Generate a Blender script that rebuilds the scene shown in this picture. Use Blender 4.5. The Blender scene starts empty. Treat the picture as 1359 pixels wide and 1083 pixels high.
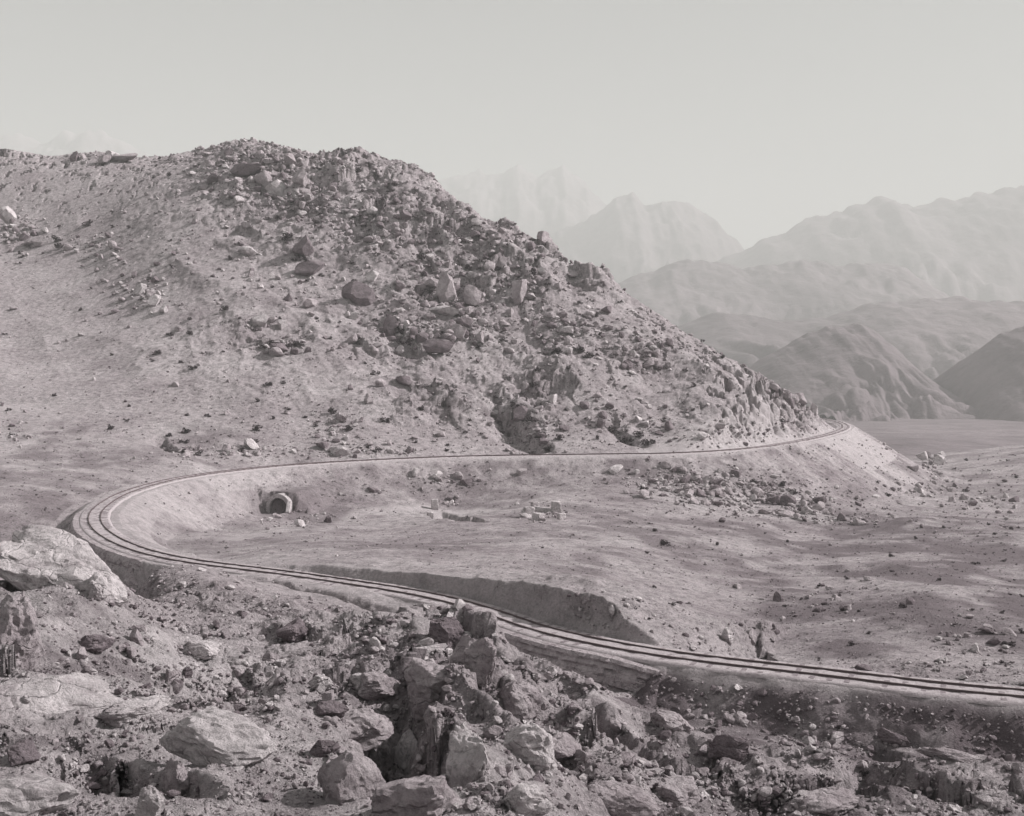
import bpy, math, random
import numpy as np
from mathutils import Vector, Euler
random.seed(7); RNG = np.random.RandomState(7)
R = math.radians
C = bpy.context.scene.collection

# ------------------------------------------------------------------ camera model
F = 1457.0; CX, CY = 679.5, 541.5; CAMZ = 14.0
PITCH = math.atan(51.5 / F); CP, SP = math.cos(PITCH), math.sin(PITCH)
def ray(px, py):
    X = (px - CX) / F; Y = -(py - CY) / F
    dy = CP + Y * SP; dz = -SP + Y * CP
    return X / dy, dz / dy                       # tan azimuth, dz per metre of depth
def at(px, py, d):
    a, k = ray(px, py); return (a * d, d, CAMZ + k * d)

# ------------------------------------------------------------------ noise
def _h(ix, iy, s):
    n = (ix * 374761393 + iy * 668265263 + s * 1442695041) & 0xffffffff
    n = ((n ^ (n >> 13)) * 1274126177) & 0xffffffff
    n = (n ^ (n >> 16)) & 0xffffffff
    n = (n * 2246822519) & 0xffffffff
    return ((n ^ (n >> 15)) & 0xffffff) / float(0xffffff)
def vn(x, y, s=0):
    fx = np.floor(x); fy = np.floor(y); ix = fx.astype(np.int64); iy = fy.astype(np.int64)
    u = x - fx; v = y - fy
    u = u*u*u*(u*(u*6-15)+10); v = v*v*v*(v*(v*6-15)+10)
    a = _h(ix, iy, s); b = _h(ix+1, iy, s); c = _h(ix, iy+1, s); d = _h(ix+1, iy+1, s)
    return (a+(b-a)*u)*(1-v) + (c+(d-c)*u)*v
def noise(x, y, wl, s=0):                         # -1..1, rotated lattice
    c, t = math.cos(0.7+s*1.3), math.sin(0.7+s*1.3)
    return vn((c*x+t*y)/wl+s*17.3, (-t*x+c*y)/wl-s*9.1, s)*2-1
def ridged(x, y, wl, s=0): return 1-2*np.abs(noise(x, y, wl, s))
def facets(x, y, wl, s=0, tilt=1.0, where=None):
    if where is not None:
        o = np.zeros(x.shape); i = np.nonzero(where)
        if i[0].size: o[i] = facets(x[i], y[i], wl, s, tilt)
        return o
    return facets_(x, y, wl, s, tilt)
def facets_(x, y, wl, s=0, tilt=1.0):
    """broken blocks: each cell a tilted flat face"""
    c, t = math.cos(.4+s), math.sin(.4+s); X = (c*x+t*y)/wl; Y = (-t*x+c*y)/wl
    X = X+.35*(vn(X*1.7, Y*1.7, s+1)-.5); Y = Y+.35*(vn(X*1.7+9, Y*1.7, s+2)-.5)
    ix = np.floor(X).astype(np.int64); iy = np.floor(Y).astype(np.int64)
    best = np.full(X.shape, 1e9); out = np.zeros(X.shape)
    for dx in (-1,0,1):
        for dy in (-1,0,1):
            jx, jy = ix+dx, iy+dy; px = jx+.5+(_h(jx,jy,s+3)-.5)*.8; py = jy+.5+(_h(jx,jy,s+4)-.5)*.8
            d2 = (X-px)**2+(Y-py)**2; m = d2 < best
            h = (_h(jx,jy,s+5)-.5)*1.2+tilt*((X-px)*(_h(jx,jy,s+6)-.5)+(Y-py)*(_h(jx,jy,s+7)-.5))*2.2
            out = np.where(m, h, out); best = np.where(m, d2, best)
    return out
def sstep(a, b, x):
    t = np.clip((x-a)/(b-a), 0, 1); return t*t*(3-2*t)

# ------------------------------------------------------------------ natural ground: surveyed points (picture x, y, depth)
P = []
def col(px, *pts):
    for py, d in pts: P.append((px, py, d, None))
def zcol(px, *pts):
    for d, z in pts: P.append((px, None, d, z))
col(-450, (1083,15),(900,26),(760,45),(690,90),(640,125),(600,150),(500,200),(400,250),(300,300),(200,360)); zcol(-450,(4,9.5),(60,5.5),(420,85),(600,75))
col(0, (1083,14),(980,17),(880,23),(775,40),(650,122),(600,150),(500,200),(400,250),(300,300),(197,360)); zcol(0,(4,10),(58,3.),(80,-1.5),(100,-1.5),(420,85),(600,70))
col(100, (790,33),(748,42)); zcol(100,(52,4),(64,0),(82,-3),(98,-2))
col(130, (640,137),(600,155),(500,200),(400,245),(300,290),(204,345)); zcol(130,(400,81),(550,62))
col(155, (775,44)); zcol(155,(54,.6),(66,-1.6))
col(200, (1083,14.5),(1000,18),(900,26),(820,40),(768,58)); zcol(200,(4,10),(70,-0.5),(78,-2.0),(100,-2.4),(118,-3))
col(250, (622,151),(600,162)); zcol(270,(112,-3.0),(135,-4.2))
col(330, (605,165),(550,181),(450,215),(350,250),(250,290),(191,330)); zcol(330,(380,79),(500,58),(90,-1.3))
col(400, (1083,15),(950,26),(850,43),(795,60),(700,125),(730,95),(746,81)); zcol(400,(4,10),(68,0.3),(74,0.5),(148,-5))
col(480, (602,172),(550,186),(450,219),(350,252),(250,288),(206,312)); zcol(480,(360,68),(480,42))
col(500, (870,37),(812,52)); zcol(500,(71,1.0),(63,-0.2),(150,-5.2))
col(600, (1083,15),(1000,20),(900,28),(822,42),(665,162),(690,135),(720,105),(750,82),(771,70)); zcol(600,(4,10),(48,2.2),(56,-0.6),(66,1.0))
col(545, (224,303))
col(600, (600,180),(550,192),(450,222),(350,255),(268,288)); zcol(600,(335,50),(450,16))
col(680, (850,44),(950,27)); zcol(680,(50,1.2),(57,-1.6),(63,1.8),(68,1.5))
col(720, (785,63),(760,76),(720,104),(670,152)); zcol(740,(52,-1.2))
col(700, (595,186),(550,197),(450,226),(350,256),(318,266)); zcol(700,(310,36),(420,5))
col(770, (885,49),(960,35),(1083,20)); zcol(770,(4,10))
col(800, (590,188),(530,204),(450,228),(374,252)); zcol(800,(295,24),(400,-5))
col(850, (840,61),(800,75),(720,115),(670,155)); zcol(850,(51,-1.0),(56,-0.3))
col(880, (578,194),(520,213),(450,234),(424,242)); zcol(880,(280,15),(370,-8))
col(950, (960,49.5),(1010,38),(1083,26)); zcol(950,(4,9.5))
col(950, (560,196),(520,212),(472,236)); zcol(950,(275,8),(360,-12))
col(1000,(835,70),(800,85),(760,105),(720,130),(690,152),(668,172)); zcol(1000,(58,-1.4))
col(1040,(565,208),(530,228),(520,240)); zcol(1040,(272,3),(340,-14))
col(1085,(560,240),(553,262)); zcol(1085,(300,-2),(350,-14),(500,-26))
col(1150,(695,163),(660,190)); zcol(1150,(225,-7),(262,-5),(300,-8),(400,-20))
col(1200,(980,46.5),(1030,38),(1083,30),(870,58),(800,75),(760,95),(700,150),(660,200),(625,255)); zcol(1200,(4,8.5),(15,5.5),(330,-16),(600,-26))
col(1359,(975,44),(1030,38),(1083,31),(890,54),(800,78),(720,140),(655,215),(610,330),(575,560)); zcol(1359,(4,8))
col(1800,(975,44),(1030,38),(1083,31),(890,54),(800,78),(720,140),(655,215),(610,330),(575,560)); zcol(1800,(4,8))
for px in (-450,0,330,600,850,1100,1359,1800): zcol(px,(900, 40 if px<100 else (-20 if px<700 else -29)))
pa, pl, pz = [], [], []
for px, py, d, z in P:
    a, k = ray(px, py if py is not None else 600)
    pa.append(a*6.0); pl.append(math.log(d)*2.2); pz.append(CAMZ+k*d if z is None else z)
pa, pl, pz = map(np.array, (pa, pl, pz))
def phi(r2): return 0.5*r2*np.log(r2+1e-9)
n = len(pa)
K = phi((pa[:,None]-pa[None])**2+(pl[:,None]-pl[None])**2) + np.eye(n)*0.004
Q = np.stack([np.ones(n), pa, pl], 1)
W = np.linalg.solve(np.block([[K, Q],[Q.T, np.zeros((3,3))]]), np.concatenate([pz, np.zeros(3)]))
def natural(x, y):
    s = x.shape; A = (x/y*6.0).ravel(); L = (np.log(y)*2.2).ravel(); out = np.empty(A.size)
    for i in range(0, A.size, 40000):
        a = A[i:i+40000]; l = L[i:i+40000]
        k = phi((a[:,None]-pa[None])**2+(l[:,None]-pl[None])**2)
        out[i:i+40000] = k@W[:n] + W[n]+W[n+1]*a+W[n+2]*l
    return out.reshape(s)

# ------------------------------------------------------------------ railway line (level, z = 0)
def tp(px, py):
    a, k = ray(px, py); d = -CAMZ/k; return (a*d, d)
CTRL = [(105,24),(70,33.5),(40,42)] + [tp(*q) for q in [(1359,925),(1100,897),(900,874),(800,857),(717,838),(645,813),(560,791),(400,766),(235,744),(160,722),(127,697),(134,674),(178,651),(260,632),(400,617),(600,607),(780,604),(900,602),(1000,595),(1075,583)]] + [(75,250),(83,274),(87,300),(86,330),(76,362),(55,395),(20,425)]
def catmull(pts, step=0.5):
    pts = [np.array(p, float) for p in pts]; out = []
    for i in range(len(pts)-1):
        p0 = pts[max(i-1,0)]; p1 = pts[i]; p2 = pts[i+1]; p3 = pts[min(i+2,len(pts)-1)]
        m = max(2, int(np.linalg.norm(p2-p1)/step))
        t = np.arange(m)[:,None]/m
        out.append(0.5*((2*p1)+(-p0+p2)*t+(2*p0-5*p1+4*p2-p3)*t*t+(-p0+3*p1-3*p2+p3)*t**3))
    out.append(pts[-1][None]); return np.concatenate(out)
LINE = catmull(CTRL, 0.25)
for _ in range(60):                                # ease the curve
    LINE[1:-1] = LINE[1:-1]*0.5+(LINE[:-2]+LINE[2:])*0.25
seg = np.linalg.norm(np.diff(LINE, axis=0), axis=1); acc = np.concatenate([[0], np.cumsum(seg)])
S = np.arange(0, acc[-1], 0.5)
LINE = np.stack([np.interp(S, acc, LINE[:,0]), np.interp(S, acc, LINE[:,1])], 1)
TAN = np.gradient(LINE, axis=0); TAN /= np.linalg.norm(TAN, axis=1)[:,None]
NOR = np.stack([-TAN[:,1], TAN[:,0]], 1)           # to the outside of the loop
def near_line(x, y):
    """signed distance (outside of the loop positive) and arc length, 99 when far"""
    X = x.ravel(); Y = y.ravel(); sd = np.full(X.size, 99.0); arc = np.zeros(X.size)
    coarse = LINE[::10]
    best = np.full(X.size, 1e9); bi = np.zeros(X.size, int)
    for j, (u, v) in enumerate(coarse):
        d2 = (X-u)**2+(Y-v)**2; m = d2 < best; best[m] = d2[m]; bi[m] = j
    idx = np.nonzero(best < 40**2)[0]
    for i in range(0, idx.size, 200000):
        q = idx[i:i+200000]; k = np.clip(bi[q][:,None]*10+np.arange(-8,9)[None], 0, len(LINE)-1)
        d2 = (LINE[k,0]-X[q][:,None])**2+(LINE[k,1]-Y[q][:,None])**2
        j = k[np.arange(q.size), d2.argmin(1)]
        dx = X[q]-LINE[j,0]; dy = Y[q]-LINE[j,1]
        al = dx*TAN[j,0]+dy*TAN[j,1]; pn = dx*NOR[j,0]+dy*NOR[j,1]
        sd[q] = np.where(np.abs(al)<0.6, pn, np.sign(pn+1e-9)*np.hypot(dx,dy)); arc[q] = S[j]+al
    return sd.reshape(x.shape), arc.reshape(x.shape)
def arc_at(px, py):
    u, v = tp(px, py); return float(near_line(np.array([u]), np.array([v]))[1][0])
A_R = arc_at(900,874); A_C1 = arc_at(800,857); A_W = arc_at(640,810); A_C0 = arc_at(400,766); A_B0 = arc_at(250,746); A_B1 = arc_at(134,674); A_B2 = arc_at(260,632)
A_PC0 = arc_at(860,603); A_PC1 = arc_at(1075,583)

BK = sorted([(arc_at(1300,919),-9),(arc_at(1150,903),-4),(arc_at(1000,887),-2.6),(arc_at(920,876),-1.4),(arc_at(880,871),-.5),(arc_at(850,866),.1),(arc_at(825,862),.35),(arc_at(800,856),.7),(arc_at(765,846),1.35),(arc_at(700,828),1.75),(arc_at(640,810),1.15),(arc_at(560,791),.75),(arc_at(470,778),.55),(arc_at(400,766),.4),(arc_at(350,760),.2),(arc_at(310,755),-.4),(arc_at(250,746),-2.2),(arc_at(190,733),-9)])
BK = ([q[0] for q in BK],[q[1] for q in BK])
_c = at(371, 679, 145.5); CULV = (_c[0], _c[1], _c[2], R(-20))
# pits: near-side ramp, steep far wall. (x0,y0,x1,y1,width,depth)
PITS = []
def pit(p, q, w, dep, wall=0.25): PITS.append((p, q, w, dep, wall))
pit(at(588,672,152)[:2], at(648,694,131)[:2], 3.0, 1.5)
pit(at(1000,838,66)[:2], at(1045,862,59)[:2], 1.6, 0.8)
pit(at(1160,1000,41)[:2], at(1285,1062,33)[:2], 2.6, 3.3, 0.12)
pit(at(1170,972,45)[:2], at(1200,985,43.5)[:2], .8, .6, 0.2)
pit(at(760,905,42)[:2], at(862,980,32.5)[:2], 2.8, 3.4, 0.12)
pit(at(665,540,200)[:2], at(725,602,185)[:2], 4.5, 3.2, 0.35)
pit(at(500,430,229)[:2], at(560,480,214)[:2], 4., 2.8, 0.3)
pit(at(215,575,168)[:2], at(240,598,160)[:2], 1.6, 1.4, 0.3)
pit(at(45,760,42)[:2], at(95,798,35)[:2], 1.8, 1.5, 0.2)
pit(at(535,905,29)[:2], at(600,1055,17.5)[:2], 1.2, 2.1, 0.12)
pit(at(505,950,25)[:2], at(540,1050,18)[:2], .7, 1.1, 0.12)
pit(at(130,1020,17.5)[:2], at(235,1060,15.5)[:2], .9, 0.9, 0.12)
pit(at(925,990,38)[:2], at(985,1035,31)[:2], 1.3, 1.5, 0.15)
#pit(at(1150,800,76)[:2], at(1240,830,68)[:2], 3.0, 1.2, 0.5)
pit(at(810,560,198)[:2], at(850,590,190)[:2], 3., 1.6, 0.4)
pit(at(575,612,171)[:2], at(570,655,163)[:2], 1.6, 1.0, 0.4)
pit(at(240,895,27)[:2], at(330,920,24)[:2], .7, .45, 0.15)
pit(at(590,812,43)[:2], at(665,905,31)[:2], 1.2, 0.9, 0.15)
pit(at(1165,460,900)[:2], at(1170,461,899)[:2], .1, .0)
def pits(x, y):
    out = np.zeros_like(x)
    for p, q, w, dep, wall in PITS:
        ax, ay = p; bx, by = q; dx, dy = bx-ax, by-ay; L = math.hypot(dx, dy); dx/=L; dy/=L
        t = (x-ax)*dx+(y-ay)*dy; s = -(x-ax)*dy*-1*-1 + (y-ay)*dx
        s = -(x-ax)*dy+(y-ay)*dx; wall = max(wall, dep/(2.5*w))
        M0 = (s > -3*w)&(s < 3*w)&(t > -L)&(t < 2*L)
        s = s + noise(x, y, w*1.6, 5)*w*0.35+facets(x, y, w*0.9, 6, 1, M0)*w*.16
        prof = np.where(s < 0, sstep(-1.6*w, -0.1*w, s), 1-sstep(0, wall*w, s))
        tt = t+noise(x,y,w*.9,8)*w*.5
        m_ = (s > -2.2*w)&(s < 1.5*w)&(t > -.8*L)&(t < 1.8*L)
        out -= m_*dep*prof*sstep(-0.15*L, 0.22*L, tt)*(1-sstep(0.72*L, 1.15*L, tt))*(1+.25*noise(x,y,w*.6,9))
    return out

MESA = {}
def ground(x, y):
    z = natural(x, y)
    far = sstep(176, 200, y)*(1-sstep(500, 700, y))*sstep(0.5, 6, z)
    fg = (1-sstep(44, 62, y)); fl = (1-far)*(1-fg)
    sd, arc = near_line(x, y)
    # clump masks: crags over the middle and right of the hill, smoother sand low on the left
    ax = x/y
    crag = np.clip(0.42+0.75*noise(x, y, 34, 3)+0.35*noise(x, y, 14, 4), 0, 1)*sstep(-0.42, -0.1, ax)
    crag = np.maximum(crag, (0.25+0.4*sstep(40, 70, z))*sstep(-.36,-.24,ax))*sstep(-0.55, -0.12, ax+0.0012*(z-20))
    crag = np.maximum(crag, .8*np.exp(-((ax+.19)/.09)**2-((z-58)/20)**2)); crag = np.maximum(crag, .85*np.exp(-((ax+.04)/.09)**2-((z-34)/13)**2))
    crag = np.maximum(crag, .45*np.exp(-((ax+.46)/.03)**2-((z-50)/6)**2))
    FM = far > .01; GM = fg > .01
    z = z + far*((ridged(x,y,26,11)*1.3+ridged(x,y,11,12)*1.1)*(0.35+crag) + (ridged(x,y,4.6,13)*0.6+noise(x,y,2.1,14)*.35)*(0.1+crag*1.2)+noise(x,y,.9,15)*.09
        + crag**1.5*(1-.6*sstep(58,76,z))*(1-.4*sstep(.1,.2,ax))*(facets(x,y,8.5,71,1,FM)*2.3+facets(x,y,3.6,72,1,FM)*1.3)+(.04+crag)*facets(x,y,1.7,73,1,FM)*.42)
    z = z + fl*(noise(x,y,22,21)*(.45+.5*sstep(.1,.35,ax))+ridged(x,y,11,27)*.3*sstep(.15,.35,ax)+noise(x,y,7,22)*.2+noise(x,y,2.6,23)*.10+noise(x,y,1.0,24)*.05+noise(x,y,.45,25)*.02)
    near = np.clip(y/30, .35, 1)
    u_ = x*.93+y*.36; v_ = (-x*.36+y*.93)*.42
    rr = np.exp(-((ax-(-.02+.0016*(42-y)))/.13)**2)*sstep(8,16,y)*(1-.8*sstep(28,40,y))
    z = z + fg*near*((ridged(x,y,6.5,31)*.5+ridged(x,y,2.7,32)*.2+noise(x,y,1.2,33)*.2+ridged(x,y,.55,34)*.075+noise(x,y,.22,35)*.025)
        + np.clip(.12+1.1*noise(x,y,6,39)+rr*.9+.25*sstep(.08,.25,ax),.10,1)*(facets(x,y,3.4,74,1,GM)*.62+facets(x,y,1.45,75,1,GM)*.34+facets(x,y,.6,76,1,GM)*.15)+facets(x,y,.28,77,1,GM)*.035
        + rr*(ridged(u_,v_,2.6,36)*.75+ridged(u_,v_,1.1,37)*.35+ridged(u_,v_,.5,38)*.12))
    s0 = np.abs(sd)
    def win(a0, a1, e=3.0): return sstep(min(a0,a1)-e, min(a0,a1)+e, arc)*(1-sstep(max(a0,a1)-e, max(a0,a1)+e, arc))
    bh = (lambda b_: b_+.3*np.clip(b_,0,1))(np.interp(arc, BK[0], BK[1]))*(1+.14*noise(x,y,3,45)+.07*noise(x,y,.8,47))
    m = (sd < 0)*(s0 < 30)
    z = np.where(m, np.maximum(z, bh-(np.maximum(bh,0)+1.3)*sstep(3.5, 17, s0)-4*sstep(14,29,s0)), z)
    hm = win(A_B0+1.5, A_B1+2, 5)*(sd > 0)*(1-sstep(30, 39, s0))
    z = z*(1-hm)+np.minimum(z, -3.2+.12*np.maximum(s0-3,0)+noise(x,y,4,46)*.25)*hm
    hm = win(A_W-3, A_C1-2, 2.0)*(sd > 0)*(1-sstep(4.2, 8.5, s0))
    z = z*(1-hm)+np.minimum(z, -2.4)*hm
    hm = (1-sstep(A_R-1, A_R+3, arc))*(sd > 0)*(1-sstep(4.5, 9.5, s0))
    z = z*(1-hm)+np.minimum(z, -1.7+noise(x,y,2,50)*.2)*hm
    z = z + pits(x, y)
    nat = z.copy()
    w = 2.3 + 0.16*noise(x, y, 1.4, 41) - .5*(sd>0) - .2*(sd<0) - .45*(1-sstep(A_C0-2, A_C0+10, arc))
    s = np.abs(sd); out = sd > 0
    g = noise(x, y, 1.7, 42)*.18 + noise(x, y, .6, 43)*.07
    wall = np.where(out, np.maximum(win(A_B0, A_B1, 4), win(A_W-1.5, A_C1-2.5, 1.5)), 0)
    mf = 0.62 + wall*2.6
    mc = np.where(out, 0.95, .7+2.0*np.clip(bh, 0, 1))
    mf = mf+.25*(sd > 0)*(arc < A_R)
    fill = -(np.maximum(s-w, 0))*mf + g*np.clip(s-w, 0, 1)*(1-wall)
    cut = np.maximum(s-w, 0)*mc*(1+.35*noise(x,y,1.5,48)+.2*noise(x,y,.5,49)) + g*1.6*np.clip(s-w, 0, 1)
    z = np.clip(z, fill, cut)
    cx_, cy_, cz_, cr_ = CULV; dx_ = x-cx_; dy_ = y-cy_
    xl = dx_*math.cos(cr_)+dy_*math.sin(cr_); yl = -dx_*math.sin(cr_)+dy_*math.cos(cr_)
    z = np.where((yl < 3)*(yl > -7)*(np.abs(xl) < 6), np.minimum(z, cz_-.15+np.maximum(np.abs(xl)-1.7, 0)*1.5+np.maximum(-yl-6,0)*.8+np.maximum(yl-.1,0)*9), z)
    top_ = cz_+2.55-np.maximum(np.abs(xl)-1.7,0)*.9-np.maximum(.5-yl,0)*9+noise(x,y,1.2,91)*.1
    z = np.where((yl > .1)*(yl < 9)*(np.abs(xl) < 5)*(s > 2.2), np.maximum(z, np.minimum(top_, 0)), z)
    # side ditch on the near side of the approach
    dt = np.exp(-((s-3.3)/.42)**2)*np.where(out, 1, 0)*win(A_C0+1, A_W-2, 3)
    z -= dt*0.75
    z = np.where(s < w, -0.02+noise(x,y,.6,44)*.03, z)
    MESA['sd'] = sd; MESA['arc'] = arc; MESA['far'] = far; MESA['fg'] = fg; MESA['crag'] = crag; MESA['nat'] = nat
    return z

# ------------------------------------------------------------------ mesh helpers
def mesh_np(name, v, f, mat, smooth=True, parent=None):
    """v (n,3), f (m,k) int arrays"""
    me = bpy.data.meshes.new(name); v = np.asarray(v, np.float32); f = np.asarray(f, np.int32)
    me.vertices.add(len(v)); me.vertices.foreach_set('co', v.ravel())
    k = f.shape[1]; me.loops.add(f.size); me.loops.foreach_set('vertex_index', f.ravel())
    me.polygons.add(len(f)); me.polygons.foreach_set('loop_start', np.arange(len(f), dtype=np.int32)*k)
    me.polygons.foreach_set('loop_total', np.full(len(f), k, np.int32))
    me.polygons.foreach_set('use_smooth', np.full(len(f), smooth, bool))
    me.update(); me.validate()
    if mat: me.materials.append(mat)
    o = bpy.data.objects.new(name, me); C.objects.link(o)
    if parent: o.parent = parent
    return o
def attr(o, name, data):
    a = o.data.attributes.new(name, 'FLOAT', 'POINT'); a.data.foreach_set('value', np.asarray(data, np.float32).ravel())
def grid_faces(nr, nc):
    i = np.arange(nr-1)[:,None]*nc+np.arange(nc-1)[None]
    return np.stack([i, i+1, i+1+nc, i+nc], -1).reshape(-1, 4)
def tag(o, label=None, cat=None, group=None, kind=None):
    if label: o['label'] = label
    if cat: o['category'] = cat
    if group: o['group'] = group
    if kind: o['kind'] = kind
    return o

# ------------------------------------------------------------------ materials
def mat(name): 
    m = bpy.data.materials.new(name); m.use_nodes = True; nt = m.node_tree
    b = nt.nodes['Principled BSDF']; b.inputs['Roughness'].default_value = .95
    b.inputs['Specular IOR Level'].default_value = .15
    return m, nt, b
def nz(nt, scale, detail=6, rough=.6, vec=None):
    n = nt.nodes.new('ShaderNodeTexNoise'); n.inputs['Scale'].default_value = scale; n.inputs['Detail'].default_value = detail; n.inputs['Roughness'].default_value = rough
    if vec is not None: nt.links.new(vec, n.inputs['Vector'])
    return n.outputs['Fac']
def ramp(nt, fac, stops):
    r = nt.nodes.new('ShaderNodeValToRGB'); nt.links.new(fac, r.inputs['Fac'])
    e = r.color_ramp.elements
    while len(e) < len(stops): e.new(.5)
    for el, (p, c) in zip(e, stops): el.position = p; el.color = (c if isinstance(c, tuple) else (c, c, c))+(1,)
    return r.outputs['Color']
def mix(nt, a, b, fac, mode='MIX'):
    m = nt.nodes.new('ShaderNodeMix'); m.data_type = 'RGBA'; m.blend_type = mode
    for s, v in ((m.inputs[6], a), (m.inputs[7], b), (m.inputs[0], fac)):
        if isinstance(v, bpy.types.NodeSocket): nt.links.new(v, s)
        elif isinstance(v, tuple): s.default_value = v+(1,)
        else: s.default_value = v
    return m.outputs[2]
def bump(nt, b, h, dist, strength=1.0):
    n = nt.nodes.new('ShaderNodeBump'); n.inputs['Distance'].default_value = dist; n.inputs['Strength'].default_value = strength
    nt.links.new(h, n.inputs['Height']); nt.links.new(n.outputs[0], b.inputs['Normal'])
def objco(nt): return nt.nodes.new('ShaderNodeTexCoord').outputs['Object']
def geoco(nt): return nt.nodes.new('ShaderNodeNewGeometry').outputs['Position']
def getattr_(nt, name):
    n = nt.nodes.new('ShaderNodeAttribute'); n.attribute_name = name; return n.outputs['Fac']
def T(v, w=0.0):
    k = min(1, max(0, (.6-v)/.45)); return (v*(1.05+w+.05*k), v*(0.955-.06*k), v*(0.985-w*.6))     # warm mauve grey of the print

def earth_mat():
    m, nt, b = mat('dry_earth'); p = geoco(nt)
    c1 = ramp(nt, nz(nt, .09, 8, .65, p), [(.32, T(.37)), (.5, T(.48)), (.7, T(.57))])
    c2 = ramp(nt, nz(nt, 1.1, 8, .75, p), [(.36, .52), (.5, .93), (.66, 1.18)])
    c = mix(nt, c1, c2, 1.0, 'MULTIPLY')
    c3 = ramp(nt, nz(nt, 5.5, 5, .7, p), [(.38, .55), (.52, 1.0), (.7, 1.15)])
    c = mix(nt, c, c3, .8, 'MULTIPLY')
    c = mix(nt, c, T(.62), getattr_(nt, 'pale'))
    c = mix(nt, c, T(.15), getattr_(nt, 'scrub_shade'))
    nt.links.new(c, b.inputs['Base Color'])
    add = nt.nodes.new('ShaderNodeMath'); add.operation = 'ADD'
    nt.links.new(nz(nt, 1.6, 9, .75, p), add.inputs[0]); nt.links.new(nz(nt, 9, 5, .7, p), add.inputs[1])
    bump(nt, b, add.outputs[0], .28, .9)
    return m
def rock_mat(name, v, sc=.9):
    m, nt, b = mat(name); p = geoco(nt)
    c1 = ramp(nt, nz(nt, sc, 9, .68, p), [(.3, T(v*.62)), (.5, T(v)), (.68, T(v*1.28))])
    c3 = ramp(nt, nz(nt, sc*7, 6, .7, p), [(.36, .6), (.5, 1.0), (.7, 1.12)])
    c = mix(nt, c1, c3, .8, 'MULTIPLY')
    nt.links.new(c, b.inputs['Base Color'])
    vor = nt.nodes.new('ShaderNodeTexVoronoi'); vor.feature = 'DISTANCE_TO_EDGE'; vor.inputs['Scale'].default_value = sc*.55
    wp = nt.nodes.new('ShaderNodeVectorMath'); wp.operation = 'ADD'
    nn = nt.nodes.new('ShaderNodeTexNoise'); nn.inputs['Scale'].default_value = sc*1.2; nn.inputs['Detail'].default_value = 4; nt.links.new(p, nn.inputs['Vector'])
    nt.links.new(p, wp.inputs[0]); nt.links.new(nn.outputs['Color'], wp.inputs[1]); mp = nt.nodes.new('ShaderNodeMapping'); mp.inputs['Scale'].default_value = (1,1,2.6); mp.inputs['Rotation'].default_value = (.5,.35,.2); nt.links.new(wp.outputs[0], mp.inputs['Vector']); nt.links.new(mp.outputs[0], vor.inputs['Vector'])
    crack = nt.nodes.new('ShaderNodeMapRange'); nt.links.new(vor.outputs['Distance'], crack.inputs['Value']); crack.inputs['From Max'].default_value = .035; crack.inputs['To Max'].default_value = .22
    add = nt.nodes.new('ShaderNodeMath'); add.operation = 'ADD'
    nt.links.new(nz(nt, sc*2.6, 10, .72, p), add.inputs[0]); nt.links.new(crack.outputs[0], add.inputs[1])
    bump(nt, b, add.outputs[0], .3, 1.0)
    return m
def plain_mat(name, v, sc=3, var=.3, rough=.95, w=0.0):
    m, nt, b = mat(name); p = geoco(nt)
    c = ramp(nt, nz(nt, sc, 6, .7, p), [(.3, T(v*(1-var), w)), (.7, T(v*(1+var), w))])
    nt.links.new(c, b.inputs['Base Color']); b.inputs['Roughness'].default_value = rough
    bump(nt, b, nz(nt, sc*3, 6, .7, p), .09, .9)
    return m
M_EARTH = earth_mat()
M_ROCK = [rock_mat('pale_rock', .60), rock_mat('grey_rock', .43), rock_mat('dark_rock', .22)]
M_BALLAST = plain_mat('ballast_stone', .46, 5, .28)
M_RAIL = plain_mat('rusty_rail_steel', .12, 4, .25, .55, .08)
M_SLEEPER = plain_mat('weathered_sleeper_timber', .26, 4, .35, .9)
M_SHRUB = plain_mat('dry_shrub_leaves', .075, 1.5, .45, .9)
M_TUFT = plain_mat('dry_grass_tufts', .15, .8, .4, .95)
M_TWIG = plain_mat('shrub_twigs', .10, 6, .3)
M_MASON = rock_mat('dressed_masonry', .68, 2.0)
M_LINING_SHADE = plain_mat('culvert_lining_shade', .08, 3, .3)  # near-black lining: shade inside the culvert mouth put into the colour

# ------------------------------------------------------------------ ground mesh
aa = np.concatenate([np.linspace(-.82,-.50,70,endpoint=False), np.linspace(-.50,.50,1050,endpoint=False), np.linspace(.50,.82,70)])
def lin(a, b, n): return np.exp(np.linspace(math.log(a), math.log(b), n, endpoint=False))
yy = np.concatenate([lin(4,12,60), lin(12,46,330), lin(46,72,230), lin(72,176,250), lin(176,345,440), lin(345,600,50), [600]])
GX = aa[None]*yy[:,None]; GY = np.repeat(yy[:,None], len(aa), 1)
GZ = ground(GX, GY)
sd, arc, FAR, FG, CRAG, NAT = (MESA[k] for k in ('sd','arc','far','fg','crag','nat'))
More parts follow.
